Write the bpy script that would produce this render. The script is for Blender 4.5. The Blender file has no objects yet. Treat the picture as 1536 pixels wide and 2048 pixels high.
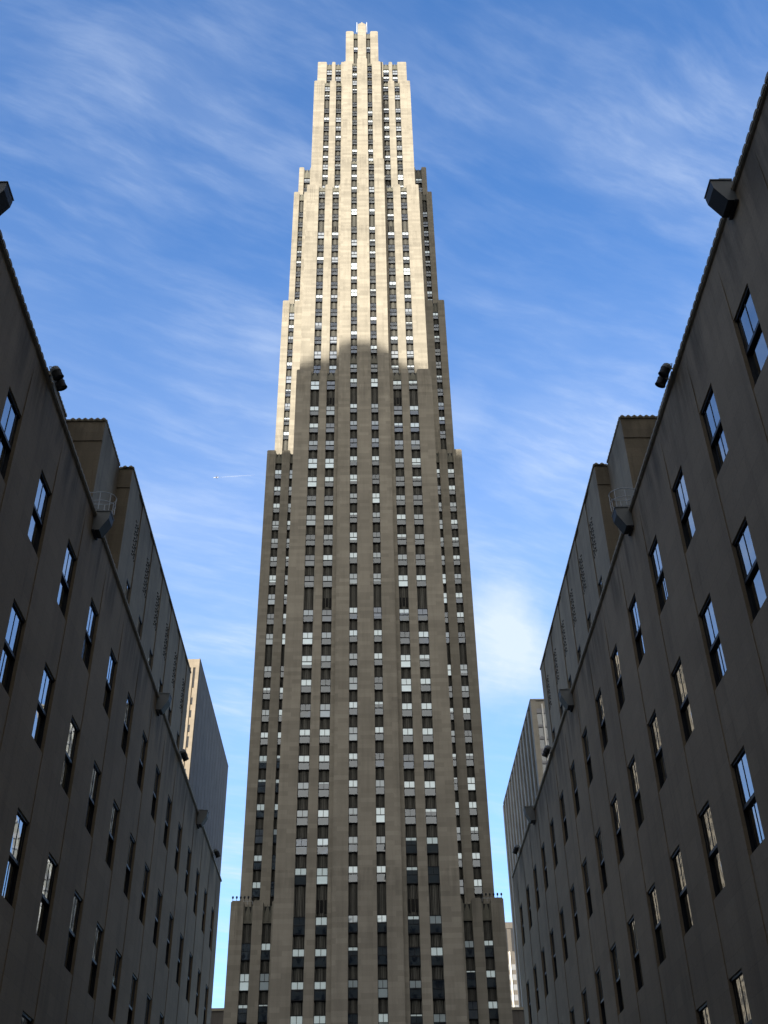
import bpy, bmesh, math, random
from mathutils import Vector, Matrix
R = math.radians
sc = bpy.context.scene
C = sc.collection
rnd = random.Random(7)

# ------------------------------------------------------------------ camera
# the eye is the origin (z = 0); the ground lies 1.6 m below it
F_PX, PITCH, YAW, ROLL = 2196.87, R(36.1623), R(1.18369), R(-1.09048)
cam = bpy.data.cameras.new('camera')
camo = bpy.data.objects.new('camera', cam)
C.objects.link(camo)
cp, sp, cy, sy = math.cos(PITCH), math.sin(PITCH), math.cos(YAW), math.sin(YAW)
fwd = Vector((sy * cp, cy * cp, sp))
rt = Vector((cy, -sy, 0))
up = rt.cross(fwd)
cr, sr = math.cos(ROLL), math.sin(ROLL)
right, upv = cr * rt + sr * up, -sr * rt + cr * up
camo.matrix_world = Matrix(((right.x, upv.x, -fwd.x, 0), (right.y, upv.y, -fwd.y, 0), (right.z, upv.z, -fwd.z, 0), (0, 0, 0, 1)))
cam.sensor_width = 36.0
cam.lens = F_PX / 2048.0 * 36.0
cam.clip_start, cam.clip_end = 0.1, 40000.0
sc.camera = camo

# ------------------------------------------------------------------ sky and sun
SUN_EL, SUN_AZ = 18.0, 200.0            # azimuth clockwise from +Y: behind the viewer, to the left
sv = sc.view_settings
sv.view_transform, sv.look, sv.gamma, sv.exposure = 'Standard', 'None', 1.0, 1.25
sv.use_curve_mapping = False

def nodes_of(tree):
    N, L = tree.nodes, tree.links
    def n(kind, ins=None, **props):
        x = N.new(kind)
        for k, v in props.items():
            setattr(x, k, v)
        for k, v in (ins or {}).items():
            s = x.inputs[k]
            if isinstance(v, bpy.types.NodeSocket):
                L.new(v, s)
            else:
                s.default_value = v
        return x
    def m(op, a, b=0.0, c=None, clamp=False):
        x = n('ShaderNodeMath', {0: a, 1: b}, operation=op)
        x.use_clamp = clamp
        if c is not None:
            if isinstance(c, bpy.types.NodeSocket): L.new(c, x.inputs[2])
            else: x.inputs[2].default_value = c
        return x.outputs[0]
    def mix(f, a, b, blend='MIX'):
        x = N.new('ShaderNodeMix'); x.data_type = 'RGBA'; x.blend_type = blend
        for idx, v in ((0, f), (6, a), (7, b)):
            if isinstance(v, bpy.types.NodeSocket): L.new(v, x.inputs[idx])
            else: x.inputs[idx].default_value = v
        return x.outputs[2]
    def ramp(f, lo, hi, a=0.0, b=1.0):
        x = n('ShaderNodeMapRange', {0: f, 1: lo, 2: hi, 3: a, 4: b}, interpolation_type='SMOOTHSTEP')
        return x.outputs[0]
    return n, m, mix, ramp, L

world = bpy.data.worlds.new('World')
sc.world = world
world.use_nodes = True
wt = world.node_tree
n, m, mix, ramp, L = nodes_of(wt)
bg = wt.nodes['Background']
sky = n('ShaderNodeTexSky', sky_type='NISHITA', sun_disc=False, sun_elevation=R(SUN_EL), sun_rotation=R(SUN_AZ),
        altitude=50.0, air_density=1.0, dust_density=0.8, ozone_density=3.5)
hsv = n('ShaderNodeHueSaturation', {'Hue': 0.506, 'Saturation': 1.20, 'Value': 1.0, 'Color': sky.outputs[0]})
tc = n('ShaderNodeTexCoord')
sep = n('ShaderNodeSeparateXYZ', {0: tc.outputs['Generated']})
zz = m('MAXIMUM', sep.outputs[2], 0.06)
px, py = m('DIVIDE', sep.outputs[0], zz), m('DIVIDE', sep.outputs[1], zz)
# cirrus lies on a high flat layer, combed by the wind along one heading
ca, sa = math.cos(R(28)), math.sin(R(28))
u = m('ADD', m('MULTIPLY', px, ca), m('MULTIPLY', py, sa))
v = m('SUBTRACT', m('MULTIPLY', py, ca), m('MULTIPLY', px, sa))
base = n('ShaderNodeCombineXYZ', {0: u, 1: v, 2: 0.0})
warp = n('ShaderNodeTexNoise', {'Vector': base.outputs[0], 'Scale': 2.2, 'Detail': 3.0, 'Roughness': 0.5})
wv = m('MULTIPLY', m('SUBTRACT', warp.outputs[0], 0.5), 0.16)
st = n('ShaderNodeCombineXYZ', {0: m('MULTIPLY', u, 2.6), 1: m('MULTIPLY', m('ADD', v, wv), 6.5), 2: 1.7})
n1 = n('ShaderNodeTexNoise', {'Vector': st.outputs[0], 'Scale': 1.0, 'Detail': 6.0, 'Roughness': 0.55})
st2 = n('ShaderNodeCombineXYZ', {0: m('MULTIPLY', u, 9.0), 1: m('MULTIPLY', m('ADD', v, m('MULTIPLY', wv, 0.7)), 34.0), 2: 4.1})
n2 = n('ShaderNodeTexNoise', {'Vector': st2.outputs[0], 'Scale': 1.0, 'Detail': 6.0, 'Roughness': 0.6})
patch = n('ShaderNodeTexNoise', {'Vector': base.outputs[0], 'Scale': 1.9, 'Detail': 2.0, 'Roughness': 0.5})
broad = ramp(n1.outputs[0], 0.38, 0.72)
fine = ramp(n2.outputs[0], 0.38, 0.72)
dens = m('ADD', m('ADD', m('MULTIPLY', broad, 0.21), 0.05), m('MULTIPLY', m('MULTIPLY', fine, m('ADD', m('MULTIPLY', broad, 0.7), 0.3)), 0.22))
dens = m('MULTIPLY', dens, ramp(patch.outputs[0], 0.30, 0.62, 0.5, 1.0))
dens = m('MULTIPLY', dens, ramp(sep.outputs[2], 0.74, 0.90, 1.0, 0.7))
low = ramp(sep.outputs[2], 0.48, 0.82, 1.0, 0.0)        # more thin veil towards the horizon
dens = m('ADD', dens, m('MULTIPLY', low, 0.25))
# two soft heaps of cloud beside the tower
def heap(d, r, amt, seed):
    nz = n('ShaderNodeTexNoise', {'Vector': tc.outputs['Generated'], 'Scale': 14.0 + seed, 'Detail': 7.0, 'Roughness': 0.62})
    off = n('ShaderNodeVectorMath', {0: tc.outputs['Generated'], 1: d}, operation='DISTANCE')
    dd = m('ADD', off.outputs['Value'], m('MULTIPLY', m('SUBTRACT', nz.outputs[0], 0.5), r * 1.3))
    return m('MULTIPLY', ramp(dd, r * 0.05, r * 1.25, 1.0, 0.0), amt)
for d, r, amt, seed in (((0.118, 0.866, 0.487), 0.056, 0.46, 0.0), ((0.146, 0.868, 0.472), 0.036, 0.30, 3.0), ((0.128, 0.853, 0.508), 0.028, 0.22, 9.0), ((0.0814, 0.75, 0.6564), 0.035, 0.14, 5.0),
                        ((-0.0846, 0.7065, 0.7026), 0.03, 0.12, 7.0)):
    dens = m('ADD', dens, heap(d, r, amt, seed))
# unseen warm cloud added behind the viewer to lift and warm the shade
back = ramp(sep.outputs[1], 0.15, -0.55, 0.0, 1.0)
dens = m('ADD', dens, m('MULTIPLY', back, ramp(n1.outputs[0], 0.25, 0.65, 0.45, 0.85)))
dens = m('MINIMUM', dens, 0.93)
cloudc = mix(back, (2.35, 2.7, 3.25, 1.0), (3.3, 3.05, 2.6, 1.0))
skyc = mix(dens, hsv.outputs[0], cloudc)
L.new(skyc, bg.inputs[0])
bg.inputs[1].default_value = 0.145

sun = bpy.data.lights.new('sun', 'SUN')
sun.energy, sun.angle, sun.color = 3.45, R(0.5), (1.0, 0.93, 0.81)
suno = bpy.data.objects.new('sun', sun)
C.objects.link(suno)
e, a = R(SUN_EL), R(SUN_AZ)
to_sun = Vector((math.sin(a) * math.cos(e), math.cos(a) * math.cos(e), math.sin(e)))
suno.rotation_euler = to_sun.to_track_quat('Z', 'Y').to_euler()
suno.location = to_sun * 500

# ------------------------------------------------------------------ materials
def mat(name):
    x = bpy.data.materials.new(name)
    x.use_nodes = True
    return x, x.node_tree.nodes['Principled BSDF'], nodes_of(x.node_tree)

def stone(name, col, bw=1.5, bh=0.62, tint=0.10, streak=0.25, rough=0.85, zoff=0.0, soot=(), sootk=0.3):
    x, b, (n, m, mix, ramp, L) = mat(name)
    tc = n('ShaderNodeTexCoord')
    s = n('ShaderNodeSeparateXYZ', {0: tc.outputs['Object']})
    uv = n('ShaderNodeCombineXYZ', {0: m('ADD', s.outputs[0], s.outputs[1]), 1: m('ADD', s.outputs[2], zoff), 2: 0.0})
    lo = tuple(c * (1 - tint) for c in col) + (1,)
    hi = tuple(c * (1 + tint) for c in col) + (1,)
    br = n('ShaderNodeTexBrick', {'Vector': uv.outputs[0], 'Color1': lo, 'Color2': hi, 'Mortar': tuple(c * 0.86 for c in col) + (1,),
                                  'Scale': 1.0, 'Mortar Size': 0.010, 'Mortar Smooth': 0.4, 'Brick Width': bw, 'Row Height': bh})
    big = n('ShaderNodeTexNoise', {'Vector': tc.outputs['Object'], 'Scale': 0.16, 'Detail': 5.0, 'Roughness': 0.6})
    sv_ = n('ShaderNodeCombineXYZ', {0: m('MULTIPLY', s.outputs[0], 1.6), 1: m('MULTIPLY', s.outputs[1], 1.6), 2: m('MULTIPLY', s.outputs[2], 0.10)})
    stn = n('ShaderNodeTexNoise', {'Vector': sv_.outputs[0], 'Scale': 0.8, 'Detail': 5.0, 'Roughness': 0.65})
    gr = n('ShaderNodeTexNoise', {'Vector': tc.outputs['Object'], 'Scale': 14.0, 'Detail': 3.0, 'Roughness': 0.6})
    k = m('MULTIPLY', ramp(big.outputs[0], 0.3, 0.7, 0.88, 1.08), ramp(stn.outputs[0], 0.42, 0.78, 1.04, 1.0 - streak))
    k = m('MULTIPLY', k, ramp(gr.outputs[0], 0.25, 0.75, 0.93, 1.06))
    if soot:                                             # weather stains hang from every parapet
        ss = n('ShaderNodeCombineXYZ', {0: m('MULTIPLY', s.outputs[0], 1.1), 1: m('MULTIPLY', s.outputs[1], 1.1), 2: m('MULTIPLY', s.outputs[2], 0.16)})
        sn = n('ShaderNodeTexNoise', {'Vector': ss.outputs[0], 'Scale': 1.3, 'Detail': 5.0, 'Roughness': 0.6})
        sn_ = ramp(sn.outputs[0], 0.36, 0.64)
        tot = None
        for zt, ln in soot:
            f_ = m('MULTIPLY', ramp(s.outputs[2], zt - ln, zt - ln * .12), m('LESS_THAN', s.outputs[2], zt + .3))
            tot = f_ if tot is None else m('MAXIMUM', tot, f_)
        k = m('MULTIPLY', k, m('SUBTRACT', 1.0, m('MULTIPLY', m('MULTIPLY', tot, sn_), sootk)))
    kk = n('ShaderNodeCombineXYZ', {0: k, 1: k, 2: k})
    c = mix(1.0, br.outputs[0], kk.outputs[0], 'MULTIPLY')
    L.new(c, b.inputs['Base Color'])
    b.inputs['Roughness'].default_value = rough
    b.inputs['Specular IOR Level'].default_value = 0.25
    bmp = n('ShaderNodeBump', {'Strength': 0.25, 'Distance': 0.02, 'Height': gr.outputs[0]})
    L.new(bmp.outputs[0], b.inputs['Normal'])
    return x

def plain(name, col, rough=0.6, metal=0.0, var=0.15, scale=3.0, spec=0.4):
    x, b, (n, m, mix, ramp, L) = mat(name)
    tc = n('ShaderNodeTexCoord')
    nz = n('ShaderNodeTexNoise', {'Vector': tc.outputs['Object'], 'Scale': scale, 'Detail': 4.0, 'Roughness': 0.6})
    c = mix(nz.outputs[0], tuple(v * (1 - var) for v in col) + (1,), tuple(v * (1 + var) for v in col) + (1,))
    L.new(c, b.inputs['Base Color'])
    b.inputs['Roughness'].default_value = rough
    b.inputs['Metallic'].default_value = metal
    b.inputs['Specular IOR Level'].default_value = spec
    return x

def glass(name, ior, tint, wob=0.0, floor_=0.0):
    x, b, (n, m, mix, ramp, L) = mat(name)
    out = x.node_tree.nodes['Material Output']
    fr = n('ShaderNodeFresnel', {'IOR': ior})
    fac = m('ADD', fr.outputs[0], floor_, clamp=True)
    tr = n('ShaderNodeBsdfTransparent', {'Color': tint + (1,)})
    gl = n('ShaderNodeBsdfGlossy', {'Color': (0.84, 0.92, 1.0, 1), 'Roughness': 0.02})
    if wob:
        tc = n('ShaderNodeTexCoord')
        nz = n('ShaderNodeTexNoise', {'Vector': tc.outputs['Object'], 'Scale': 0.9, 'Detail': 1.0})
        bp = n('ShaderNodeBump', {'Strength': 1.0, 'Distance': wob, 'Height': nz.outputs[0]})
        L.new(bp.outputs[0], gl.inputs['Normal'])
    ms = n('ShaderNodeMixShader', {0: fac, 1: tr.outputs[0], 2: gl.outputs[0]})
    L.new(ms.outputs[0], out.inputs['Surface'])
    return x

M_TOWER = stone('tower_limestone', (0.315, 0.287, 0.234), bw=3.1, bh=0.66, tint=0.12, streak=0.14, soot=((139.6, 6), (143.1, 5), (195.5, 6), (202.6, 5), (48.9, 5), (135.6, 7), (180.2, 6), (220, 5), (238.1, 5)), sootk=0.2)
M_SIDE = stone('wing_limestone', (0.285, 0.225, 0.15), bw=1.1, bh=0.55, tint=0.065, streak=0.20, soot=((22.2, 2.6),), sootk=0.55)
M_UPPER = stone('upper_limestone', (0.235, 0.20, 0.148), bw=1.1, bh=0.55, tint=0.06, streak=0.2, soot=((35.9, 2.2),), sootk=0.35)
M_COPE = plain('coping_stone', (0.30, 0.265, 0.20), 0.8, var=0.25)
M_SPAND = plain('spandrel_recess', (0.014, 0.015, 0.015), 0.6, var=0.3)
M_SPAN = plain('spandrel_metal', (0.15, 0.147, 0.128), 0.5, metal=0.15, var=0.3, scale=1.2, spec=0.3)
M_ORN = plain('ornament_metal', (0.15, 0.145, 0.115), 0.55, metal=0.4, var=0.3, scale=1.5)
M_FRAME = plain('window_frame_paint', (0.012, 0.013, 0.016), 0.5)
M_ROOM = plain('room_interior', (0.055, 0.058, 0.06), 0.9, var=0.4, scale=0.6)
M_GLASS = glass('window_glass', 1.75, (0.95, 0.96, 0.97), 0.004, 0.12)
M_GLASS2 = glass('old_window_glass', 1.95, (0.42, 0.47, 0.50), 0.005, 0.14)
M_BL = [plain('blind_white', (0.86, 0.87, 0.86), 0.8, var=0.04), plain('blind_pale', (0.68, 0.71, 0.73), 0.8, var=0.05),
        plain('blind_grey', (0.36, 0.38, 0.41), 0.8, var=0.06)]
def lit(x, k):                                           # emission put into the blinds in place of office ceiling lamps, brightens dim windows
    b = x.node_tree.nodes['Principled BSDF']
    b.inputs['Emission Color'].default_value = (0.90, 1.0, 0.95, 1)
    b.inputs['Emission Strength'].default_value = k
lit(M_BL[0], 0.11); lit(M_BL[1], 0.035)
M_VENT = plain('vent_dark', (0.012, 0.012, 0.012), 0.9)
M_LAMP = plain('lamp_housing_dark', (0.022, 0.023, 0.025), 0.6, var=0.2)
M_LAMPL = plain('lamp_housing_grey', (0.20, 0.215, 0.22), 0.5, var=0.1)
M_WIRE = plain('white_wire', (0.55, 0.57, 0.57), 0.5)
M_ROOF = plain('roof_gravel', (0.16, 0.155, 0.15), 0.95, var=0.3)
M_GROUND = plain('ground_paving', (0.16, 0.155, 0.15), 0.9, var=0.3, scale=0.3)
M_PALE = stone('far_pale_stone', (0.27, 0.23, 0.18), bw=3.0, bh=1.2, tint=0.05, streak=0.1)
M_DARKW = stone('far_dark_wall', (0.118, 0.108, 0.098), bw=2.2, bh=3.9, tint=0.06, streak=0.2)
M_FARP = stone('far_pier_stone', (0.34, 0.315, 0.27), bw=3.0, bh=1.4, tint=0.05, streak=0.1)
M_FIN = plain('far_white_fin', (0.80, 0.78, 0.72), 0.5, var=0.03)
M_FARD = plain('far_dark_panel', (0.025, 0.027, 0.032), 0.8, var=0.3)
M_FARW = plain('far_window', (0.20, 0.21, 0.23), 0.3, var=0.3, scale=0.4)
M_FARB = plain('far_grey_panel', (0.30, 0.30, 0.32), 0.6, var=0.2)
M_MAST = plain('mast_paint', (0.75, 0.78, 0.80), 0.5, var=0.05)

# ------------------------------------------------------------------ mesh helpers
class MB:
    def __init__(s):
        s.v, s.f, s.k = [], [], []
    def poly(s, pts, k=0):
        i = len(s.v)
        s.v += [tuple(p) for p in pts]
        s.f.append(tuple(range(i, i + len(pts))))
        s.k.append(k)
    def box(s, x0, x1, y0, y1, z0, z1, k=0):
        x0, x1 = min(x0, x1), max(x0, x1); y0, y1 = min(y0, y1), max(y0, y1); z0, z1 = min(z0, z1), max(z0, z1)
        i = len(s.v)
        s.v += [(x0, y0, z0), (x1, y0, z0), (x1, y1, z0), (x0, y1, z0), (x0, y0, z1), (x1, y0, z1), (x1, y1, z1), (x0, y1, z1)]
        for q in ((3, 2, 1, 0), (4, 5, 6, 7), (0, 1, 5, 4), (1, 2, 6, 5), (2, 3, 7, 6), (3, 0, 4, 7)):
            s.f.append(tuple(i + j for j in q)); s.k.append(k)
    def prism(s, prof, y0, y1, k=0, axis='y'):
        """profile (a, z) counter-clockwise seen from -axis, extruded along the axis"""
        n_ = len(prof)
        def P(a, z, t): return (a, t, z) if axis == 'y' else (t, a, z)
        i = len(s.v)
        s.v += [P(a, z, y0) for a, z in prof] + [P(a, z, y1) for a, z in prof]
        s.f.append(tuple(range(i, i + n_))); s.k.append(k)
        s.f.append(tuple(range(i + 2 * n_ - 1, i + n_ - 1, -1))); s.k.append(k)
        for j in range(n_):
            q = (j + 1) % n_
            s.f.append((i + q, i + j, i + n_ + j, i + n_ + q)); s.k.append(k)
    def tube(s, pts, r, seg=6, k=0):
        rings = []
        for a_, p in enumerate(pts):
            p = Vector(p)
            d = Vector(pts[min(a_ + 1, len(pts) - 1)]) - Vector(pts[max(a_ - 1, 0)])
            q = d.to_track_quat('Z', 'Y')
            i = len(s.v)
            rr = r[a_] if isinstance(r, (list, tuple)) else r
            s.v += [tuple(p + q @ Vector((rr * math.cos(t * 2 * math.pi / seg), rr * math.sin(t * 2 * math.pi / seg), 0))) for t in range(seg)]
            rings.append(i)
        for a_ in range(len(rings) - 1):
            for t in range(seg):
                u_ = (t + 1) % seg
                s.f.append((rings[a_] + t, rings[a_] + u_, rings[a_ + 1] + u_, rings[a_ + 1] + t)); s.k.append(k)
        s.f.append(tuple(rings[0] + t for t in reversed(range(seg)))); s.k.append(k)
        s.f.append(tuple(rings[-1] + t for t in range(seg))); s.k.append(k)
    def mesh(s, name, mats, fix=False, smooth=False):
        me = bpy.data.meshes.new(name)
        me.from_pydata(s.v, [], s.f)
        for mm in mats: me.materials.append(mm)
        me.polygons.foreach_set('material_index', s.k)
        if fix:
            bm = bmesh.new(); bm.from_mesh(me)
            bmesh.ops.recalc_face_normals(bm, faces=bm.faces)
            bm.to_mesh(me); bm.free()
        if smooth:
            for p in me.polygons: p.use_smooth = True
        me.update()
        return me
    def build(s, name, mats, parent=None, fix=False, smooth=False):
        return link(name, s.mesh(name, mats if isinstance(mats, list) else [mats], fix, smooth), parent)

def link(name, me, parent=None, loc=None):
    o = bpy.data.objects.new(name, me)
    C.objects.link(o)
    if parent is not None: o.parent = parent
    if loc is not None: o.location = loc
    return o

def thing(name, label, cat, loc=(0, 0, 0), group=None):
    o = bpy.data.objects.new(name, None)
    C.objects.link(o)
    o.location = loc
    o.empty_display_size = 0.5
    o['label'], o['category'] = label, cat
    if group: o['group'] = group
    return o

GZ = -1.6
# ------------------------------------------------------------------ ground
g = MB()
g.poly([(-15000, -15000, GZ), (15000, -15000, GZ), (15000, 15000, GZ), (-15000, 15000, GZ)])
go = g.build('ground', M_GROUND)
go['kind'] = 'structure'

# ------------------------------------------------------------------ the tower
AX = -0.13                              # the tower's axis stands a hand's breadth left of the eye
tower = thing('skyscraper', 'tall stepped limestone tower in the middle, sunlit above and shaded below', 'skyscraper', (AX, 145, GZ))
TP = Vector((AX, 145, GZ))              # all tower geometry is written in these local coordinates: x from the axis, y from 145, z from the ground
wall = MB()
spans, wins, crowns, vents = [], [], [], []
YB = 300.0                              # back of the tower

def TX(y): return y - 145.0
def TZ(z): return z - GZ

def pier(x0, x1, Y, z0, z1, depth=1.2, ch=0.3):
    ch = min(ch, (x1 - x0) * 0.3)
    wall.prism([(x0, TZ(z0)), (x1, TZ(z0)), (x1, TZ(z1) - ch), (x1 - ch, TZ(z1)), (x0 + ch, TZ(z1)), (x0, TZ(z1) - ch)], TX(Y), TX(Y) + depth)

def column(x0, x1, Y, z0, z1, floors, h, vent=False, crown=True, top=None):
    """a recessed strip of windows and fluted metal panels between two piers"""
    wall.box(x0, x1, TX(Y) + 1.15, TX(Y) + 1.25, TZ(z0), TZ(z1) - 0.8, 1)      # dark rooms behind
    fl = sorted([t for t in floors if t - h > z0 + 0.1 and t < z1 - 0.6])
    prev = z0
    for i, t in enumerate(fl):
        if t - h - prev > 0.12:
            spans.append((x0, x1, Y, prev, t - h, vent and (t - h - prev) > h * 1.35 and i > 0))
        wins.append((x0, x1, Y, t - h, t))
        prev = t
    if crown:
        zc = z1 - 0.75
        if zc - prev > 3.6:                              # a tall head: fluted panel below, gothic finial above
            spans.append((x0, x1, Y, prev, zc - 2.3, False)); prev = zc - 2.3
        crowns.append((x0, x1, Y, prev, zc))
    else:
        spans.append((x0, x1, Y, prev, z1 - 0.5, False))

def sides(cols):                        # mirror a list of column intervals
    return sorted([(-b, -a_) for a_, b in cols] + list(cols))

def tier(Y, W, z0, z1, cols, floors, h, xin=0.0, vent_i=(), crown=True, ch=0.2):
    """one face of a setback: piers between the window columns; xin > 0 leaves out the middle (two wings)"""
    if xin > 0:
        groups = [(-W, -xin, [(-b, -a_) for a_, b in reversed(cols)]), (xin, W, list(cols))]
    else:
        groups = [(-W, W, sides(cols))]
    for gx0, gx1, cs in groups:
        x = gx0
        for a_, b in cs:
            pier(x, a_, Y, z0, z1 + rnd.uniform(-0.02, 0.02), ch=ch)
            x = b
        pier(x, gx1, Y, z0, z1, ch=ch)
        for i, (a_, b) in enumerate(cs):
            key = round(min(abs(a_), abs(b)), 2)
            column(a_, b, Y, z0, z1, floors, h, vent=key in vent_i, crown=crown)

F1 = [41.6 - 3.93 * k for k in range(11)] + [47.95 + 3.98 * k for k in range(11)] + [93.96 + 3.945 * k for k in range(10)] + [135.5]
F2 = [141.48, 145.2, 149.0, 152.78, 156.47, 160.4, 164.1, 168.0, 171.4, 175.0, 178.9, 184.6, 188.3, 191.8]
F3 = [197.6, 201.28, 204.91, 208.08, 211.72, 215.44, 218.94, 222.36, 225.84, 231.16, 234.49]
FW = [181.4, 183.9, 187.2, 190.6, 194.0, 197.4, 200.97, 204.29, 207.65, 211.21]
cA, cB = (5.18, 6.69), (8.0, 9.55)
cA2, cB2 = (5.03, 6.40), (7.93, 9.28)
cA3, cB3 = (4.87, 6.15), (7.60, 8.85)
bayc, bayc2, bayc3 = (1.23, 2.48), (1.22, 2.44), (1.2, 2.33)
BW = 4.55
# central slab, stepping back as it climbs
tier(145.0, 12.13, GZ, 138.0, [cA, cB], F1, 2.25, xin=BW, vent_i=(5.18,))
tier(147.3, 11.80, 138.0, 193.9, [cA2, cB2], F2, 2.1, xin=BW, vent_i=(5.03,))
tier(150.0, 11.32, 193.9, 236.5, [cA3, cB3], F3, 2.0, xin=4.4, vent_i=(4.87,))
tier(152.0, 10.78, 236.5, 247.6, [(5.1, 6.5), (7.3, 8.6)], [244.6, 241.8], 2.2, xin=4.4)
# central bay: shoulders of plain pier, two window columns and a pointed middle pier
def bay(Y, W, z0, zs, zp, cols, floors, h):
    a_, b = cols
    pier(-W, -b, Y, z0, zs); pier(b, W, Y, z0, zs)
    wall.prism([(-a_, TZ(z0)), (a_, TZ(z0)), (a_, TZ(zp) - 1.1), (a_ * .62, TZ(zp) - 0.75), (a_ * .3, TZ(zp) - 0.55), (0, TZ(zp)), (-a_ * .3, TZ(zp) - 0.55), (-a_ * .62, TZ(zp) - 0.75), (-a_, TZ(zp) - 1.1)],
               TX(Y) - 0.12, TX(Y) + 1.2)
    for s_ in (-1, 1):
        x0, x1 = sorted((s_ * a_, s_ * b))
        column(x0, x1, Y, z0, zs, floors, h)
bay(144.4, BW, GZ, 141.5, 143.6, bayc, F1 + [139.05], 2.2)
bay(145.9, BW, 141.5, 201.0, 203.5, bayc2, [f for f in F2] + [195.9, 199.3], 2.1)
bay(148.4, 4.42, 201.0, 242.0, 244.0, bayc3, F3 + [237.5, 240.4], 2.0)
bay(149.5, 3.95, 242.0, 257.0, 261.0, (1.02, 2.05), [250.4], 2.4)
# wings either side, set far back
tier(157.0, 19.15, GZ, 47.3, [(13.36, 14.63), (16.05, 17.33)], F1[:8], 2.25, xin=12.2, crown=True, ch=0.22)
tier(163.0, 18.62, 47.3, 134.0, [(12.98, 14.22), (15.72, 16.95)], F1, 2.25, xin=12.2)
tier(166.0, 17.55, 134.0, 178.6, [(12.25, 13.15), (14.93, 16.08)], F2, 2.1, xin=11.9)
tier(168.0, 16.55, 178.6, 218.4, [(12.2, 12.9), (14.12, 15.25)], FW, 2.0, xin=11.6)
tier(170.0, 15.75, 218.4, 230.6, [(13.0, 14.55)], [226.5, 223.0, 220.8], 1.9, xin=11.6)
# the solid mass behind each face
for W, y0, y1, z0, z1, dz in ((12.1, 146.25, 160, GZ, 138, .9), (BW - .05, 145.65, 150, GZ, 141.5, .9), (11.77, 148.55, 170, 138, 193.9, .9), (BW - .05, 147.15, 155, 141.5, 201, .9),
                              (11.29, 151.25, 175, 193.9, 236.5, .9), (4.37, 149.65, 155, 201, 242, .9), (10.75, 153.25, 176, 236.5, 247.6, .9), (3.9, 150.75, 156, 242, 257, .9),
                              (19.12, 158.25, YB, GZ, 47.3, .9), (18.59, 164.25, YB - 3, 47.3, 134, .9), (17.52, 167.25, YB - 8, 134, 178.6, .9),
                              (16.52, 169.25, YB - 16, 178.6, 218.4, .9), (15.72, 171.25, YB - 25, 218.4, 230.6, .9), (10.7, 176.1, YB - 30, 230.6, 247.55, 1.2)):
    wall.box(-W, W, TX(y0), TX(y1), TZ(z0), TZ(z1) - dz, 0)
wo = wall.build('wall', [M_TOWER, M_ROOM], tower, fix=True)
# raised ribs on the piers just under each parapet
rb = MB()
for Y, xs, z1 in ((145.0, (10.4, 10.9, 11.4), 137.6), (147.3, (10.2, 10.7, 11.1), 193.5), (157.0, (17.75, 18.1, 18.45), 46.8), (163.0, (17.4, 17.75, 18.1), 133.5), (166.0, (16.4, 16.75, 17.1), 178.1),
                  (168.0, (15.6, 15.9, 16.2), 217.9), (150.0, (9.6, 10.1, 10.6), 236.0)):
    for s_ in (-1, 1):
        for x in xs:
            rb.box(s_ * x - 0.05, s_ * x + 0.05, TX(Y) - 0.045, TX(Y) + 0.02, TZ(z1) - 4.6 - 1.2 * (x == xs[1]), TZ(z1) - 0.5)
for Y, z1 in ((144.28, 142.2), (145.78, 202.0)):
    rb.box(-0.07, 0.07, TX(Y) - 0.06, TX(Y) + 0.02, TZ(z1) - 6.5, TZ(z1) + 0.6)
    rb.box(-0.55, -0.45, TX(Y) - 0.04, TX(Y) + 0.02, TZ(z1) - 4.5, TZ(z1)); rb.box(0.45, 0.55, TX(Y) - 0.04, TX(Y) + 0.02, TZ(z1) - 4.5, TZ(z1))
rb.build('parapet_rib', M_TOWER, tower)['kind'] = 'stuff'

# windows and panels: the hundred that show largest are parts of their own, the rest one mesh
def blind_state(z):
    r = rnd.random()
    if z < 78:                                           # the lower offices keep blinds half down over dark rooms
        if r < 0.62: return 0.5 + rnd.uniform(-0.12, 0.02), rnd.choice((0, 0, 0, 1))
        if r < 0.76: return rnd.uniform(0.1, 0.3), 0
        if r < 0.86: return 0.98, rnd.choice((0, 1, 2))
        return 0.0, 0
    if z > 141:
        if r < 0.20: return 0.5 + rnd.uniform(-0.03, 0.03), rnd.choice((0, 1))
        if r < 0.36: return rnd.uniform(0.12, 0.3), 0
        if r < 0.45: return 1.0, rnd.choice((0, 2, 2))
        if r < 0.60: return rnd.uniform(.5, .9), 2
        return 0.0, 0
    if r < 0.58: return 0.5 + rnd.uniform(-0.03, 0.03), rnd.choice((0, 0, 1, 1, 2))
    if r < 0.68: return rnd.uniform(0.15, 0.35), 0
    if r < 0.80: return rnd.uniform(0.6, 0.97), rnd.choice((0, 1, 2))
    if r < 0.92: return 1.0, rnd.choice((0, 1, 2))
    return 0.0, 0

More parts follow.
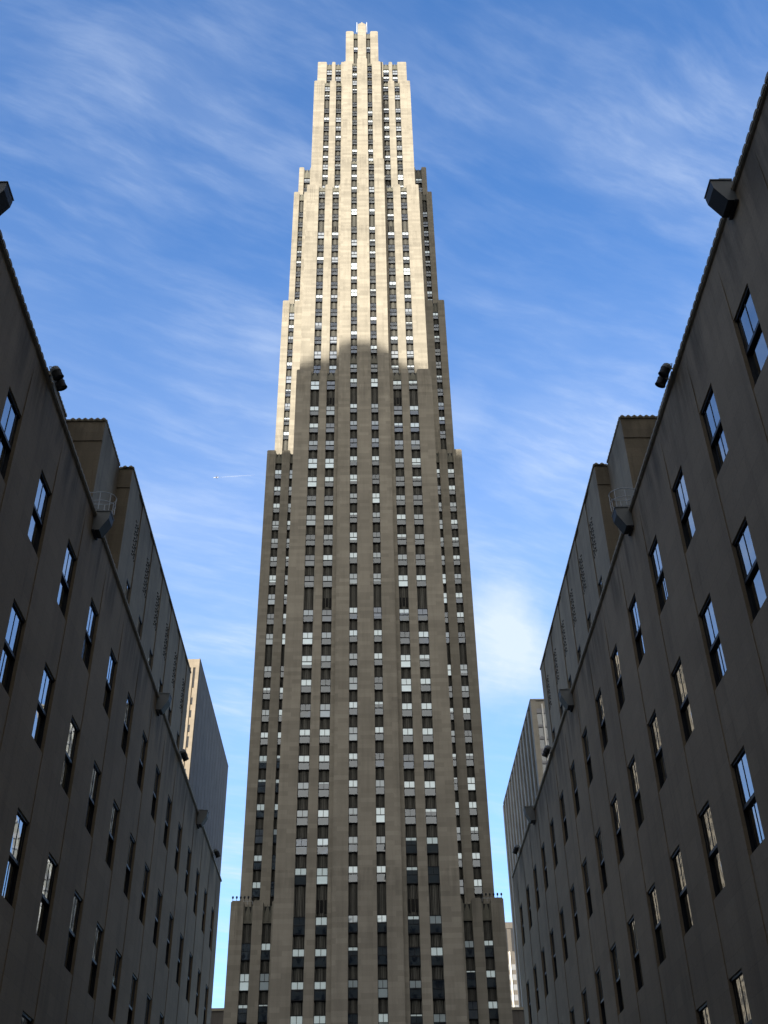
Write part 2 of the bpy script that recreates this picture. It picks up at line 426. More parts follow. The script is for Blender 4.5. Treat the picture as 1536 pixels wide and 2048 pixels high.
def win_frame(mb, x0, x1, y, z0, z1):
    w, h, f = x1 - x0, z1 - z0, 0.055
    xm, zm = (x0 + x1) / 2, z0 + h * 0.52
    y -= 0.18
    a_, b = y + 0.44, y + 0.56
    mb.box(x0, x1, a_, b, z1 - f * 1.4, z1); mb.box(x0, x1, a_ - .08, b, z0, z0 + f)
    mb.box(x0, x0 + f, a_, b, z0 + f, z1 - f * 1.4); mb.box(x1 - f, x1, a_, b, z0 + f, z1 - f * 1.4)
    mb.box(x0 + f, x1 - f, a_ + .01, b, zm - 0.04, zm + 0.04)
    mb.box(xm - 0.028, xm + 0.028, a_ + .012, b - .02, zm + 0.04, z1 - f * 1.4)
def win_pane(mb, x0, x1, y, z0, z1, k=0):
    h, f = z1 - z0, 0.055
    y -= 0.18
    zm = z0 + h * 0.52
    mb.poly([(x0 + f, y + .50, zm), (x1 - f, y + .50, zm), (x1 - f, y + .50, z1 - f), (x0 + f, y + .50, z1 - f)], k)
    mb.poly([(x0 + f, y + .54, z0 + f), (x1 - f, y + .54, z0 + f), (x1 - f, y + .54, zm), (x0 + f, y + .54, zm)], k)
def win_blind(mb, x0, x1, y, z0, z1, s, k=0):
    if s <= 0: return
    zb = z1 - (z1 - z0) * s
    y -= 0.22
    mb.poly([(x0 + .06, y + .60, zb), (x1 - .06, y + .60, zb), (x1 - .06, y + .60, z1), (x0 + .06, y + .60, z1)], k)
def span_panel(mb, x0, x1, y, z0, z1, vent):
    w = x1 - x0
    a_ = y + 0.74
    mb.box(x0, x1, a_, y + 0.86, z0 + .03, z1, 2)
    for i, (fx, fw, pr) in enumerate(((.05, .03, .34), (.20, .022, .24), (.32, .022, .24), (.43, .04, .32), (.57, .04, .32), (.68, .022, .24), (.80, .022, .24), (.95, .03, .34))):
        xc = x0 + w * fx
        mb.box(xc - w * fw, xc + w * fw, a_ - pr, a_ + .003, z0 + .10, z1 - (.10 if 0 < i < 7 else .2))
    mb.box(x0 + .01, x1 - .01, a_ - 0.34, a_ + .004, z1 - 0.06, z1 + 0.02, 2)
    if vent:
        hh = (z1 - z0)
        for i in range(3):
            xc = x0 + w * (i + 0.5) / 3
            mb.box(xc - w * .105, xc + w * .105, a_ - .36, a_ - .04, z0 + hh * .12, z0 + hh * .52, 1)

def dist(t): return math.hypot(t[2], (t[3] + t[4]) / 2)
def split(items, n_):
    """the n_ largest on the picture first: nearest ones inside the view"""
    vis = [t for t in items if (t[3] + t[4]) / 2 > t[2] * 0.2 and not (t[2] > 150 and abs((t[0] + t[1]) / 2) < 12.9)]
    vis.sort(key=dist)
    big = vis[:n_]
    ids = set(id(t) for t in big)
    return big, [t for t in items if id(t) not in ids]

big, rest = split(wins, 100)
cache = {}
def cached(key, fn, name, mats):
    if key not in cache:
        mb = MB(); fn(mb)
        cache[key] = mb.mesh(name, mats)
    return cache[key]
for (x0, x1, Y, z0, z1) in big:
    w, h = round(x1 - x0, 3), round(z1 - z0, 3)
    loc = ((x0 + x1) / 2, TX(Y), TZ(z0))
    f = link('window', cached(('f', w, h), lambda mb: win_frame(mb, -w / 2, w / 2, 0, 0, h), 'window', [M_FRAME]), tower, loc)
    link('pane', cached(('p', w, h), lambda mb: win_pane(mb, -w / 2, w / 2, 0, 0, h), 'pane', [M_GLASS]), f)
    s_, k = blind_state(z1)
    s_ = round(s_, 1)
    if s_ > 0:
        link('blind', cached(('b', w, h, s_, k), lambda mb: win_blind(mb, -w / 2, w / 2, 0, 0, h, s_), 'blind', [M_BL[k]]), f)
mb = MB()
for (x0, x1, Y, z0, z1) in rest:
    i0 = len(mb.f); win_frame(mb, x0, x1, TX(Y), TZ(z0), TZ(z1))
    win_pane(mb, x0, x1, TX(Y), TZ(z0), TZ(z1), 1)
    s_, k = blind_state(z1)
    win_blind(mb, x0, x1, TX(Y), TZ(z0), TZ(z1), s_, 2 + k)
# windows on the long flanks, seen only from aside or mirrored in other glass
for s_ in (-1, 1):
    for (W, ya, yb, za, zb, fl) in ((19.12, 162, 296, 4, 46, F1[:8]), (18.59, 168, 294, 48, 132, F1), (17.52, 171, 290, 136, 177, F2), (16.52, 173, 280, 180, 217, FW)):
        y = ya
        while y < yb:
            x = s_ * W
            mb.box(x - .04, x + .04, TX(y), TX(y) + 1.4, TZ(za), TZ(zb), 5)
            for t in fl:
                if za + 2.3 < t < zb:
                    xx = x + s_ * 0.06
                    q = [(xx, TX(y) + .08, TZ(t) - 2.2), (xx, TX(y) + 1.32, TZ(t) - 2.2), (xx, TX(y) + 1.32, TZ(t)), (xx, TX(y) + .08, TZ(t))]
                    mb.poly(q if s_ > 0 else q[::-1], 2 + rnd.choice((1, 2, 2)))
                    xx += s_ * 0.03
                    mb.poly([(xx, p[1], p[2]) for p in (q if s_ > 0 else q[::-1])], 1)
            y += 2.9
wr = mb.build('window', [M_FRAME, M_GLASS] + M_BL + [M_SPAN], tower)
wr['kind'] = 'stuff'
big, rest = split(spans, 100)
for (x0, x1, Y, z0, z1, vt) in big:
    w, h = round(x1 - x0, 3), round(z1 - z0, 3)
    link('spandrel_panel', cached(('s', w, h, vt), lambda mb: span_panel(mb, -w / 2, w / 2, 0, 0, h, vt), 'spandrel_panel', [M_SPAN, M_VENT, M_SPAND]), tower, ((x0 + x1) / 2, TX(Y), TZ(z0)))
mb = MB()
for (x0, x1, Y, z0, z1, vt) in rest:
    span_panel(mb, x0, x1, TX(Y), TZ(z0), TZ(z1), vt)
sr_ = mb.build('spandrel_panel', [M_SPAN, M_VENT], tower)
sr_['kind'] = 'stuff'
# gothic heads of the window columns under every parapet
def crown_mesh(mb, x0, x1, y, z0, z1):
    w, h, a_ = x1 - x0, z1 - z0, y + 0.34
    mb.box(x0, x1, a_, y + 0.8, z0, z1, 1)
    for fx in (0.08, 0.92):
        mb.box(x0 + w * fx - .09, x0 + w * fx + .09, a_ - .16, a_ + .002, z0 + .1, z1 + .05)
    xc, hb = (x0 + x1) / 2, h * 0.25
    mb.prism([(xc - w * .3, z0 + .15), (xc + w * .3, z0 + .15), (xc + w * .3, z0 + h * .55), (xc, z1 + .25), (xc - w * .3, z0 + h * .55)], a_ - .14, a_ + .003)
    mb.prism([(xc - w * .12, z0 + .15), (xc + w * .12, z0 + .15), (xc + w * .12, z0 + h * .6), (xc, z0 + h * .8), (xc - w * .12, z0 + h * .6)], a_ - .22, a_ - .138)
    for s_ in (-1, 1):
        mb.box(xc + s_ * w * .36 - .05, xc + s_ * w * .36 + .05, a_ - .11, a_ + .004, z0 + .15, z0 + h * .75)
    mb.box(x0 + .02, x1 - .02, a_ - .2, a_ + .005, z0 - .03, z0 + .12)
for (x0, x1, Y, z0, z1) in crowns:
    mb = MB(); crown_mesh(mb, x0, x1, TX(Y), TZ(z0), TZ(z1))
    mb.build('crown_ornament', [M_ORN, M_SPAND], tower)
for s_ in (-1, 1):
    mb = MB()
    mb.tube([(s_ * 1.22, TX(149.9), TZ(257.0)), (s_ * 1.22, TX(149.9), TZ(261.6))], [0.10, 0.07], 8)
    mb.build('antenna_mast', M_MAST, tower)
mb = MB()
for s_ in (-1, 1):
    mb.tube([(s_ * 18.2, TX(157.4), TZ(47.35)), (s_ * 16.2, TX(157.4), TZ(47.35))], 0.045, 6)
    for x in (18.2, 17.5, 16.9, 16.2):
        mb.tube([(s_ * x, TX(157.4), TZ(46.9)), (s_ * x, TX(157.4), TZ(47.36))], 0.03, 5)
mb.build('lamp_rail', M_WIRE, tower)

# ------------------------------------------------------------------ the two low buildings along the passage
WY = [23.06 + 3.232 * k for k in range(-4, 13)]         # near edge of every window
WZ = [18.42, 14.37, 10.30, 6.29]                        # window heads
WW, WH = 1.2, 2.16
PZ, YEND, YBEG = 20.62, 64.75, -45.0

def low_building(sg, w, xb, label):
    B = thing('limestone_building', label, 'building', (sg * w, 64.75, GZ), 'low limestone buildings lining the passage')
    ox, oy, oz = sg * w, 64.75, GZ
    def X(u_): return sg * u_                            # u grows from the facade into the building
    mb = MB()
    def bx(u0, u1, y0, y1, z0, z1, k=0): mb.box(X(u0), X(u1), y0 - oy, y1 - oy, z0 - oz, z1 - oz, k)
    D = 1.6
    y = YBEG
    for yw in WY:
        bx(0, D, y, yw, GZ, PZ)                          # pier between window strips
        y = yw + WW
    bx(0, D, y, YEND, GZ, PZ)
    for yw in WY:                                        # shallow strip that holds the windows of one bay
        zt = PZ
        bx(0.0, D, yw, yw + WW, 20.32, PZ)
        mb.prism([(X(0.0), 20.32 - oz), (X(D), 20.32 - oz), (X(D), 19.2 - oz), (X(.022), 19.2 - oz)], yw - oy, yw + WW - oy)
        for i, zh in enumerate(WZ):
            z_hi = 19.2 if i == 0 else WZ[i - 1] - WH
            bx(0.022, D, yw, yw + WW, zh, z_hi)
        bx(0.022, D, yw, yw + WW, GZ, WZ[-1] - WH)
        bx(D - .05, D + .05, yw, yw + WW, 2.0, 19.0, 1)
        bx(0.95, D, yw + .001, yw + .05, 2.0, 19.0, 1); bx(0.95, D, yw + WW - .05, yw + WW - .001, 2.0, 19.0, 1)
    bx(D + 0.06, 26, YBEG, YEND - .02, GZ, PZ - 0.9)
    mb.build('wall', [M_SIDE, M_ROOM], B, fix=True)
    # coping with a roll every hand's breadth
    cp_ = MB()
    def roll(u0, u1, y0, y1, z):                        # one barrel roll lying across the parapet
        seg = 5
        pr = [(y0 + (y1 - y0) * (0.5 - 0.5 * math.cos(math.pi * t / seg)) - oy, z - oz + 0.05 * math.sin(math.pi * t / seg)) for t in range(seg + 1)]
        cp_.prism([(pr[0][0], z - oz - .06)] + [(p[0], p[1]) for p in pr] + [(pr[-1][0], z - oz - .06)], X(u0), X(u1), axis='x')
    cp_.box(X(-0.06), X(0.9), YBEG - oy, YEND + .05 - oy, PZ + .004 - oz, PZ + .10 - oz)
    y = 8.0
    while y < 60:
        roll(-0.085, 0.92, y, y + 0.265, PZ + .10)
        y += 0.29
    cp_.build('coping', M_COPE, B, fix=True)
    # windows
    fr = MB(); t = 0.05
    fr.box(X(.06), X(.32), 0, WW, -0.06, 0.0)                                    # head lining
    for y0, y1 in ((0, t), (WW - t, WW)): fr.box(X(.092 if y0 else .097), X(.24), y0 + (.02 if y0 else 0), y1 - (.0 if y0 else .03), -WH + .05, -0.06)
    fr.box(X(.083), X(.22), t - .03, WW - t + .02, -1.13, -1.05)                              # meeting rail
    fr.box(X(.08), X(.30), 0, WW, -WH, -WH + .04)
    for q in (0.15, 0.5, 0.85):
        fr.box(X(.093), X(.11), WW * q - .014, WW * q + .014, -1.03, -0.06)
    fme = fr.mesh('window', [M_FRAME], fix=True)
    fr2 = MB(); fr2.v, fr2.f, fr2.k = list(fr.v), list(fr.f), list(fr.k)
    for q in (0.15, 0.5, 0.85):
        fr2.box(X(.148), X(.165), WW * q - .014, WW * q + .014, -WH + .05, -1.14)
    fme2 = fr2.mesh('window', [M_FRAME], fix=True)
    pa = MB()
    def quad(u_, y0, y1, z0, z1):
        p = [(X(u_), y0, z0), (X(u_), y1, z0), (X(u_), y1, z1), (X(u_), y0, z1)]
        return p[::-1] if sg > 0 else p
    pa.poly(quad(.103, .02, WW - .02, -1.07, -0.06)); pa.poly(quad(.158, .02, WW - .02, -WH + .04, -1.08))
    pme = pa.mesh('pane', [M_GLASS2])
    # make sure the pane faces the passage
    sl = MB(); sl.box(X(-.03), X(.10), -0.04, WW + .04, -WH - .07, -WH); sme = sl.mesh('sill', [M_SIDE], fix=True)
    bl = {}
    for k in (0, 1, 2):
        for s_ in (0.25, 0.5, 0.8):
            q = MB(); q.poly(quad(.42, t, WW - t, -WH * s_, -0.05)); bl[k, s_] = q.mesh('blind', [M_BL[k]])
    rr = random.Random(11 if sg > 0 else 5)
    for i, zh in enumerate(WZ):
        for j, yw in enumerate(WY):
            f_ = link('window', fme2 if rr.random() < 0.45 else fme, B, (X(0.0), yw - oy, zh - oz))
            link('pane', pme, f_)
            if rr.random() < 0.35:
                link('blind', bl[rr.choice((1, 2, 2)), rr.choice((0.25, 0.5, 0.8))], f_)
    # upper storeys, set back in three steps, with windows and pierced panels
    ub = xb - w
    up_ = MB()
    def ux(u0, u1, y0, y1, z0, z1, k=0): up_.box(X(u0), X(u1), y0 - oy, y1 - oy, z0 - oz, z1 - oz, k)
    TOP = 34.28
    wy = [45.06 + 3.425 * k for k in range(6)]
    y = 43.1
    for yw in wy:
        ux(ub, ub + 1.6, y, yw, 19.8, TOP); y = yw + 1.15
    ux(ub, ub + 1.6, y, YEND - .03, 19.8, TOP)
    for yw in wy:
        ux(ub + .05, ub + 1.6, yw, yw + 1.15, 33.3, TOP); ux(ub + .05, ub + 1.6, yw, yw + 1.15, 29.22, 33.3)
        ux(ub + .05, ub + 1.6, yw, yw + 1.15, 24.9, 26.9); ux(ub + .05, ub + 1.6, yw, yw + 1.15, 19.8, 22.7)
        ux(ub + 1.2, ub + 1.6, yw, yw + 1.15, 22.7, 29.2, 1)
    ux(ub + 1.62, 26, 43.12, YEND - .04, 19.75, TOP - .5)
    ux(ub + .65, 20, 39.5, 43.09, 19.8, TOP + .02); ux(ub + 2.5, 20, 36.46, 39.49, 19.8, TOP + .1)
    ux(ub + .85, 19, 39.47, 39.51, 19.8, 32.2)
    for (u0, u1, y0, y1) in ((ub - .05, ub + .5, 43.05, YEND), ):
        ux(u0, u1, y0, y1, TOP + .004, TOP + .10)
    for (y0, ua, ue) in ((43.1, ub, ub + .65), (39.5, ub + .65, ub + 2.5), (36.46, ub + 2.5, ub + 8)):
        ux(ua - .004, ue, y0 - .035, y0 + .2, 33.1, 33.9)
        ux(ua + .5, ue, y0 - .02, y0 + .2, 19.9, 31.6) if ue - ua > 1 else None
    up_.build('upper_wall', [M_UPPER, M_ROOM], B, fix=True)
    uc = MB(); cp_ = uc
    for (ua, y0, y1, zt) in ((ub, 43.1, 64.6, TOP + .10), (ub + .65, 39.5, 43.0, TOP + .12), (ub + 2.5, 36.46, 39.4, TOP + .2)):
        y = y0
        while y < y1 - .2:
            roll(ua - .04, ua + .5, y, y + 0.265, zt); y += 0.29
    for (y0, ua, ue, zt) in ((43.1, ub, ub + .65, TOP + .10), (39.5, ub + .65, ub + 2.5, TOP + .12), (36.46, ub + 2.5, ub + 5, TOP + .2)):
        uc.box(X(ua), X(ue), y0 - .05 - oy, y0 + .5 - oy, zt - .1 - oz, zt - oz)
        a_ = ua
        while a_ < ue - .15:
            uc.prism([(X(a_), zt - oz - .05), (X(a_ + .2), zt - oz - .05), (X(a_ + .2), zt - oz), (X(a_ + .1), zt - oz + .07), (X(a_), zt - oz)], y0 - .08 - oy, y0 + .5 - oy); a_ += .29
    uc.build('upper_coping', M_COPE, B, fix=True)
    for yw in wy:
        for zh in (29.22, 24.9):
            f_ = link('window', fme, B, (X(ub), yw - oy, zh - oz)); link('pane', pme, f_)
        po = MB(); q = random.Random(3)                  # pierced stone panel: small dark slots in leaf-like rows
        yc = 0.62
        for r_ in range(11):
            zc = 30.68 + r_ * 0.20
            for s_ in (-1, 1):
                for d_ in ((0.10, 0.24) if r_ % 2 else (0.15, 0.33)):
                    lift = 0.10 - d_ * 0.25
                    y0 = yc + s_ * d_
                    po.prism([(y0 - .028, zc + lift), (y0 + .01 * s_, zc + lift - .055), (y0 + .028, zc + lift), (y0 - .01 * s_, zc + lift + .055)], X(ub + .052), X(ub + .02), axis='x')
        po2 = po.build('pierced_panel', M_VENT, B, fix=True)
        po2.location = (0, yw - oy, -oz)
        po2['kind'] = 'stuff'
    return B

lowR = low_building(1, 8.5, 11.5, 'dark limestone building on the right with rows of sash windows mirroring blue sky')
lowL = low_building(-1, 8.63, 11.6, 'dark limestone building on the left with a stepped upper block')

# ------------------------------------------------------------------ lamps along the parapets
def hood(sg, w, y, z, label, hoop):
    t = thing('floodlight_box', label, 'floodlight', (sg * w, y, z), 'floodlight boxes hung on the parapets')
    X = lambda u_: -sg * u_                              # out over the passage
    prof = [(0.004, 0.0), (0.23, 0.0), (0.48, 0.44), (0.50, 0.62), (0.50, 0.70), (0.004, 0.70)]
    mb = MB()
    n_ = len(prof)
    pts0 = [(X(a_), 0.0, z) for a_, z in prof]; pts1 = [(X(a_), 0.50, z - 0.0) for a_, z in prof]
    mb.poly(pts0, 1); mb.poly(pts1[::-1], 1)
    for j in range(n_):
        q = (j + 1) % n_
        mb.poly([pts0[q], pts0[j], pts1[j], pts1[q]], 0)
    mb.build('housing', [M_LAMP, M_LAMPL], t, fix=True)
    ld = MB(); ld.box(X(0.0), X(.52), -0.02, 0.52, .703, .725); ld.box(X(0.0), X(.30), -.015, .51, .725, .755)
    ld.build('lid', M_LAMPL, t)
    vs = MB(); vs.box(X(.003), X(.09), -0.03, .53, -.05, -.003)
    vs.build('bracket', M_LAMP, t)
    return t
def guard(sg, w, y, label):
    t = thing('wire_guard', label, 'railing', (sg * w, y, 20.1), 'wire guards above the floodlight boxes')
    X = lambda u_: -sg * u_
    hoops = []
    for z, nm in ((1.45, 'top_hoop'), (1.12, 'middle_hoop')):
        pts = [(X(-.25), .0, z)] + [(X(.10 + .44 * math.sin(q * math.pi / 12)), .30 - .34 * math.cos(q * math.pi / 12), z) for q in range(13)] + [(X(-.25), .62, z)]
        mb = MB(); mb.tube(pts, .016, 6); mb.build(nm, M_WIRE, t)
    for q in (0.0, .25, .5, .75, 1.0):
        a_ = q * math.pi
        p = (X(.10 + .44 * math.sin(a_)), .30 - .34 * math.cos(a_))
        mb = MB(); mb.tube([(p[0], p[1], .775 if q not in (0., 1.) else .775), (p[0], p[1], 1.45)], .013, 5); mb.build('post', M_WIRE, t)
names = ['nearest the viewer', 'second, below the wire guard', 'third from the viewer', 'farthest from the viewer']
for i, y in enumerate((15.86, 28.3, 41.02, 54.0)):
    hood(1, 8.5, y, 20.3 if i == 0 else 20.1, 'grey and black floodlight box on the right parapet, ' + names[i], i == 1)
    hood(-1, 8.63, y + 0.02, 20.3 if i == 0 else 20.1, 'grey and black floodlight box on the left parapet, ' + names[i], i == 1)
guard(1, 8.5, 28.3, 'thin white wire guard above a floodlight box on the right parapet')
guard(-1, 8.63, 28.32, 'thin white wire guard above a floodlight box on the left parapet')

def drum(sg, w, y, z, label, out=.24):
    t = thing('drum_floodlight', label, 'floodlight', (sg * w, y, z), 'drum floodlights clamped to the parapets')
    ax = Vector((-sg * .42, .30, -.86)).normalized()
    q = ax.to_track_quat('Z', 'Y')
    c = Vector((-sg * out, 0, 0.10))
    def lathe(prof, name, mm):
        mb = MB(); seg = 20
        for i in range(len(prof) - 1):
            (r0, h0), (r1, h1) = prof[i], prof[i + 1]
            for s_ in range(seg):
                a0, a1 = 2 * math.pi * s_ / seg, 2 * math.pi * (s_ + 1) / seg
                P = lambda r, h, a_: tuple(c + q @ Vector((r * math.cos(a_), r * math.sin(a_), h)))
                pts = [P(r0, h0, a0), P(r0, h0, a1), P(r1, h1, a1), P(r1, h1, a0)]
                if r0 < 1e-4: pts = pts[1:]
                elif r1 < 1e-4: pts = pts[:3]
                mb.poly(pts)
        mb.build(name, mm, t, smooth=False)
    lathe([(0.0001, -.17), (.07, -.16), (.11, -.13), (.13, -.07), (.135, -.02), (.145, -.015), (.145, .0), (.135, .005)], 'dome', M_LAMPL)
    lathe([(.135, .005), (.138, .17), (.15, .17), (.15, .19), (.13, .19), (.128, .16), (0.0001, .15)], 'barrel', M_LAMP)
    mb = MB()
    mb.tube([tuple(Vector((sg * .05, 0, -.02))), tuple(Vector((-sg * .05, 0, .12))), tuple(c)], .022, 6)
    for s_ in (-1, 1):
        mb.tube([tuple(c + Vector((0, s_ * .18, 0))), tuple(c + Vector((sg * .14, s_ * .18, .03))), tuple(c + Vector((sg * .16, 0, .03)))], .014, 5)
    mb.build('yoke', M_WIRE, t)
for side, sg, w in (('right', 1, 8.5), ('left', -1, 8.63)):
    for y0, nm in ((21.95, 'close to the viewer'), (47.0, 'in mid-wall'), (60.2, 'by the far end')):
        for k, (dy, kn) in enumerate(((0, 'nearer'), (.42, 'farther'))):
            drum(sg, w, y0 + dy, PZ + .12, '%s of two drum floodlights on the %s parapet, %s' % (kn, side, nm))

order = ['outermost', 'second from outside', 'third from outside', 'fourth from outside', 'fifth from outside', 'innermost']
for side, sg in (('left', -1), ('right', 1)):
    for k in range(6):
        x = AX + sg * (18.95 - .545 * k)
        t = thing('globe_lamp', '%s of six small round lamps on the tower\'s low %s shoulder' % (order[k], side), 'lamp', (x, 157.25, 47.32), 'round lamps on the shoulders of the tower')
        mb = MB(); mb.tube([(0, 0, -.02), (0, 0, .30)], .03, 6); mb.build('stem', M_LAMP, t)
        mb = MB()
        pr = [(.02, .30), (.09, .33), (.135, .41), (.145, .52), (.125, .62), (.07, .68), (.01, .69)]
        mb.tube([(0, 0, h) for r_, h in pr], [r_ for r_, h in pr], 12); mb.build('head', M_LAMP, t, smooth=True)

# ------------------------------------------------------------------ buildings far behind
# pale slab with a blank grey flank, left
b = thing('office_tower', 'distant pale slab tower on the left with a sunlit edge and blank grey flank', 'building', (-51.3, 300, GZ))
lx, ly, lz = -51.3, 300, GZ
mb = MB(); mb.box(0, -30, 0.5, 82, 0, 163.6 - lz, 0)
for k in range(8):
    x1 = -1.05 - 1.36 * k
    mb.box(x1 + (1.05 if k == 0 else .76), x1 - .0, 0, 0.45, 0, 163.7 - lz, 0) if False else None
x = 0.0
first = True
while x > -29:
    wd = 1.05 if first else .62
    mb.box(x, x - wd, 0, .52, 0, 163.8 - lz); x -= wd + .74; first = False
mb.box(-.9, -29.8, .03, .51, 160.9 - lz, 163.78 - lz)
mb.build('wall', M_PALE, b)
mb = MB()
for k in range(40):
    y0 = .8 + k * 2.03
    mb.box(-.3, 0.10 + .03 * (k % 3 == 0), y0, y0 + 1.96, 0, 163.55 - lz)
mb.box(-.2, .16, 0.02, 82.1, 163.56 - lz, 163.95 - lz)
mb.build('flank_cladding', M_DARKW, b)
mb = MB()
z = 160.9 - lz
k = 0
while z > 8:
    hgt = 6.6 if k == 0 else (2.2 if k % 4 else 3.4)
    x = -1.05
    while x > -28:
        mb.box(x - .02, x - .72, .3, .5, z - hgt, z); x -= 1.36
    z -= hgt + (3.4 if k == 0 else 1.5 + .5 * (k % 3)); k += 1
wn = mb.build('window', M_FARD, b); wn['kind'] = 'stuff'

# tall slab of stone piers, right
b = thing('office_tower', 'distant brown slab tower on the right ribbed with tall stone piers', 'building', (49.4, 300, GZ))
H_ = 148.7 - GZ
mb = MB(); mb.box(.6, 30, .8, 83, 0, H_ - .6)
for k in range(13):
    y0 = k * 6.9
    mb.box(-.25, .62, y0, y0 + 2.7, 0, H_)
mb.box(.63, 1.35, 0, .82, 0, H_); mb.box(-.32, .9, -.07, 83.1, H_ + .003, H_ + .45); mb.box(.91, 30, -.07, 1.2, H_ + .003, H_ + .45); mb.box(.3, 30, .25, .79, H_ - 2.6, H_ - .2)
mb.build('wall', M_FARP, b)
mb = MB()
for k in range(12):
    y0 = k * 6.9 + 2.7
    for j in range(38):
        z1 = H_ - 2 - j * 3.85
        mb.box(.42, .59, y0 + .02, y0 + 4.18, z1 - 1.3, z1)
mb.build('spandrel_panel', M_FARD, b)['kind'] = 'stuff'
mb = MB()
for k in range(12):
    y0 = k * 6.9 + 2.7
    mb.poly([(.3, y0 + 4.2, 0), (.3, y0, 0), (.3, y0, H_ - 1), (.3, y0 + 4.2, H_ - 1)])
mb.poly([(1.36, .5, 0), (30, .5, 0), (30, .5, H_ - 2.6), (1.36, .5, H_ - 2.6)])
mb.build('glazing', M_GLASS, b)
mb = MB()
for j in range(38):
    z1 = H_ - 2.6 - (0 if j == 0 else 5.2 + (j - 1) * 3.85)
    mb.box(1.37, 30, .2, .52, z1 - .6 - (.9 if j % 3 == 0 else .2), z1)
mb.build('floor_band', M_FARB, b)['kind'] = 'stuff'
for k in range(8):
    mb = MB(); mb.box(2.9 + 3.4 * k, 3.35 + 3.4 * k, -.15, .6, 0, H_ - 1.2); mb.build('mullion', M_FIN, b)

# far block with bright fins, right of the tower's foot
b = thing('office_tower', 'far grey block with bright vertical fins low between tower and right building', 'building', (69, 620, GZ))
b.scale = (1.378, 1.378, 1.378)
H_ = 125.4 - GZ
mb = MB(); mb.box(0, 24, .6, 30, 0, H_ - 2.4); mb.box(-.1, 24.1, .3, 30.1, H_ - 2.4, H_); mb.build('wall', M_DARKW, b)
mb = MB()
for k in range(9):
    for j in range(22):
        z1 = H_ - 16 - j * 3.7
        mb.box(.5 + 2.45 * k, 2.3 + 2.45 * k, .5, .62, z1 - 2.1, z1)
mb.build('window', M_FARW, b)['kind'] = 'stuff'
for k in range(9):
    mb = MB(); mb.box(2.45 * k + .0, 2.45 * k + .5, -.6, .7, 0, H_ - 11.5); mb.build('fin', M_FIN, b)
for k in range(10):
    mb = MB(); mb.box(2.45 * k - .9, 2.45 * k - .1, .35, .66, H_ - 11, H_ - 2.6); mb.build('louvre', M_FARD, b)
# low roofs between the buildings
for x0, x1, z1, lab in ((27.5, 38, 48.0, 'low dark roof block below the bright finned building on the right'), (-36, -27.2, 48.6, 'low dark roof block between tower and left building at the bottom edge')):
    b = thing('roof_block', lab, 'building', ((x0 + x1) / 2, 232, GZ))
    mb = MB(); mb.box(x0 - (x0 + x1) / 2, x1 - (x0 + x1) / 2, 0, 26, 0, z1 - GZ); mb.build('wall', M_DARKW, b)
    mb = MB(); mb.box(x0 - (x0 + x1) / 2 - .3, x1 - (x0 + x1) / 2 + .3, -.3, 26.3, z1 - GZ - .002, z1 - GZ + .5); mb.build('coping', M_COPE, b)
    mb = MB()
    for k in range(4):
        mb.box(-3.6 + 2 * k, -2.4 + 2 * k, -.06, .05, z1 - GZ - 9, z1 - GZ - 6.5)
    mb.build('window', M_FARD, b)['kind'] = 'stuff'

# ------------------------------------------------------------------ the tower behind the viewer whose shadow lies on the scene
sd = Vector((math.sin(a), math.cos(a), 0))               # heading towards the sun
LEN = 330.0
base = Vector((0, 147, 0)) + sd * LEN
b = thing('skyscraper', 'stepped masonry tower across the avenue behind the viewer', 'skyscraper', (base.x, base.y, GZ))
b.rotation_euler = (0, 0, -R(SUN_AZ) + math.pi)          # local +y looks from the sun to the scene
drop = LEN * math.tan(e)
mb = MB()
for p0, p1, h, d0, d1 in ((-70, 78, 118.0, -34, 0), (-40, 52, 138.6, -30, -2), (-15.5, 14, 141.4, -26, -3), (-10, 9, 143.3, -24, -3.5), (-6, 5.5, 145.3, -22, -4), (-3.6, 3.4, 147.2, -20, -5)):
    mb.box(p0, p1, d0, d1, 0 if p0 == -70 else 100, h + drop - GZ)
mb.build('wall', M_TOWER, b)
mb = MB()
for k in range(42):
    for j in range(56):
        mb.box(-50 + 3 * k, -48.4 + 3 * k, -.05, .06, 6 + j * 3.9, 8.2 + j * 3.9)
mb.build('window', M_FARD, b)['kind'] = 'stuff'

for x0, x1, y0, y1, h, tops, lab in (  # unseen surrounding blocks, put in to cut low skylight and darken window reflections
        (-150, -46, -112, -70, 74, ((-120, -92, 18),), 'unseen broad stone block across the avenue behind the viewer, left of the passage'),
        (-40, 46, -118, -72, 104, ((-34, -8, 22), (6, 30, 30)), 'unseen stone office block across the avenue facing the passage'),
        (52, 150, -120, -70, 118, ((60, 84, 26), (110, 130, 14)), 'unseen tall stone block across the avenue behind the viewer, right of the passage'),
        (70, 150, -30, 90, 120, (), 'tall stone block beyond the right building, out of the picture'),
        (-170, -80, -40, 70, 62, (), 'stone block beyond the left building, out of the picture')):
    b = thing('unseen_city_block', lab, 'building', ((x0 + x1) / 2, y1, GZ))
    mx = (x0 + x1) / 2
    mb = MB(); mb.box(x0 - mx, x1 - mx, y0 - y1, 0, 0, h)
    for t0, t1, th in tops: mb.box(t0 - mx, t1 - mx, y0 - y1 + 6, -5, h - 1, h + th)
    mb.build('wall', M_UPPER, b)
    mb = MB()
    for k in range(int((x1 - x0) / 4)):
        for j in range(int(h / 4) - 1):
            mb.box(x0 - mx + 1.2 + 4 * k, x0 - mx + 2.8 + 4 * k, -.1, .06, 3 + 4 * j, 5.4 + 4 * j)
    mb.build('window', M_FARD, b)['kind'] = 'stuff'

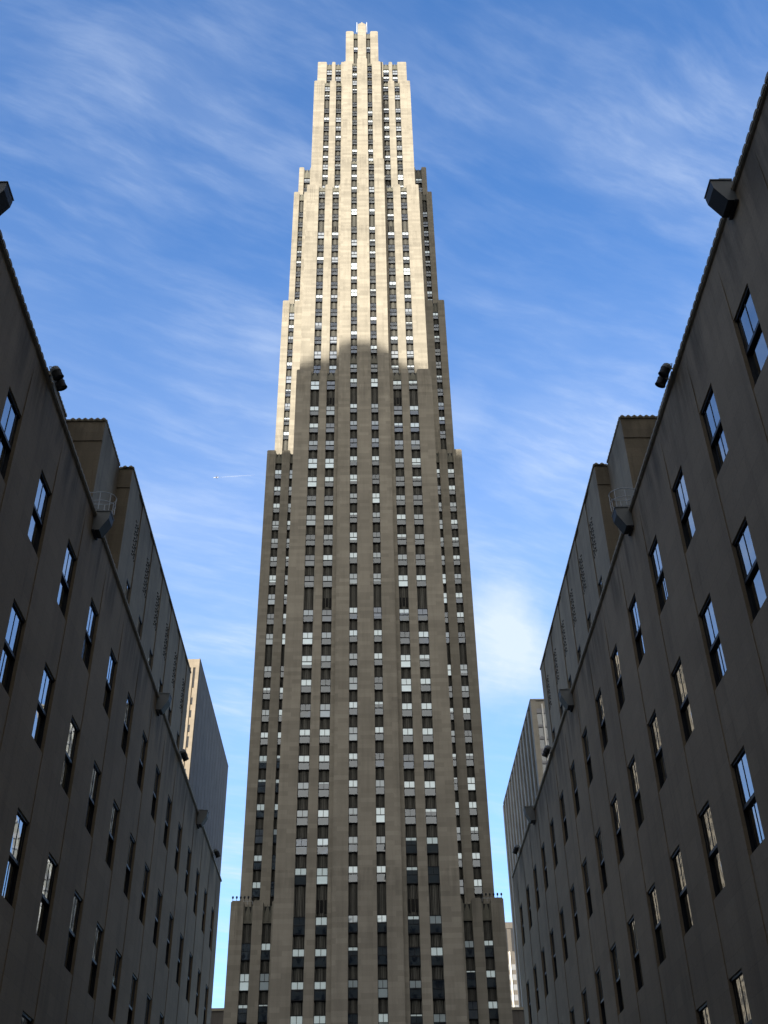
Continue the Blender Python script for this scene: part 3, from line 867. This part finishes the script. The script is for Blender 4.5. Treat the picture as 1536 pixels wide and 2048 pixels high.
# ------------------------------------------------------------------ an airliner and its trail
dv = Vector((-0.1344, 0.7806, 0.6104)); dt = Vector((-0.100, 0.7826, 0.6146))
P0, P1 = dv * 9000, dt * 9000
dirn = (P0 - P1).normalized()
t = thing('airplane', 'tiny white airliner high in the sky left of the tower', 'airplane', P0)
qq = dirn.to_track_quat('X', 'Z'); t.rotation_euler = qq.to_euler()
mb = MB(); mb.tube([(-22, 0, 0), (-18, 0, 0), (14, 0, 0), (19, 0, 0), (21, 0, 0)], [.3, 1.8, 2.2, 1.7, .3], 10); mb.build('fuselage', M_FIN, t)
for s_ in (-1, 1):
    mb = MB(); mb.prism([(5, -.3), (5, .3), (-3, .3), (-3, -.3)], 0, .1) if False else None
    mb.poly([(5, 0, -.4), (-4, 0, -.4), (-12, s_ * 19, .6), (-8, s_ * 19, .6)]); mb.poly([(5, 0, .4), (-8, s_ * 19, .9), (-12, s_ * 19, .9), (-4, 0, .4)])
    mb.poly([(5, 0, -.4), (-8, s_ * 19, .6), (-8, s_ * 19, .9), (5, 0, .4)]); mb.poly([(-4, 0, -.4), (-4, 0, .4), (-12, s_ * 19, .9), (-12, s_ * 19, .6)])
    mb.build('wing', M_FIN, t, fix=True)
mb = MB(); mb.box(-22, -17, -.3, .3, 1, 7); mb.box(-22, -18.5, -7, 7, 1, 1.4); mb.build('tail', M_FIN, t)
MT, bb, (n, m, mix, ramp, L) = mat('trail_vapour')
out = MT.node_tree.nodes['Material Output']
df = n('ShaderNodeBsdfTranslucent', {'Color': (.9, .9, .9, 1)}); tr = n('ShaderNodeBsdfTransparent', {})
d2 = n('ShaderNodeBsdfDiffuse', {'Color': (.9, .9, .9, 1)})
ad = n('ShaderNodeMixShader', {0: .5, 1: df.outputs[0], 2: d2.outputs[0]})
lw = n('ShaderNodeLayerWeight', {'Blend': .35})
ms = n('ShaderNodeMixShader', {0: m('MULTIPLY', m('SUBTRACT', 1.0, lw.outputs['Facing']), .15), 1: tr.outputs[0], 2: ad.outputs[0]})
L.new(ms.outputs[0], out.inputs['Surface'])
mb = MB()
mb.tube([P0 - dirn * 34, P0 - dirn * 60, P0.lerp(P1, .5), P1], [1.5, 3.0, 4.2, 2.5], 12)
ct = mb.build('contrail', MT, smooth=True)
ct['label'], ct['category'] = 'short thin white vapour trail behind the tiny airliner', 'contrail'
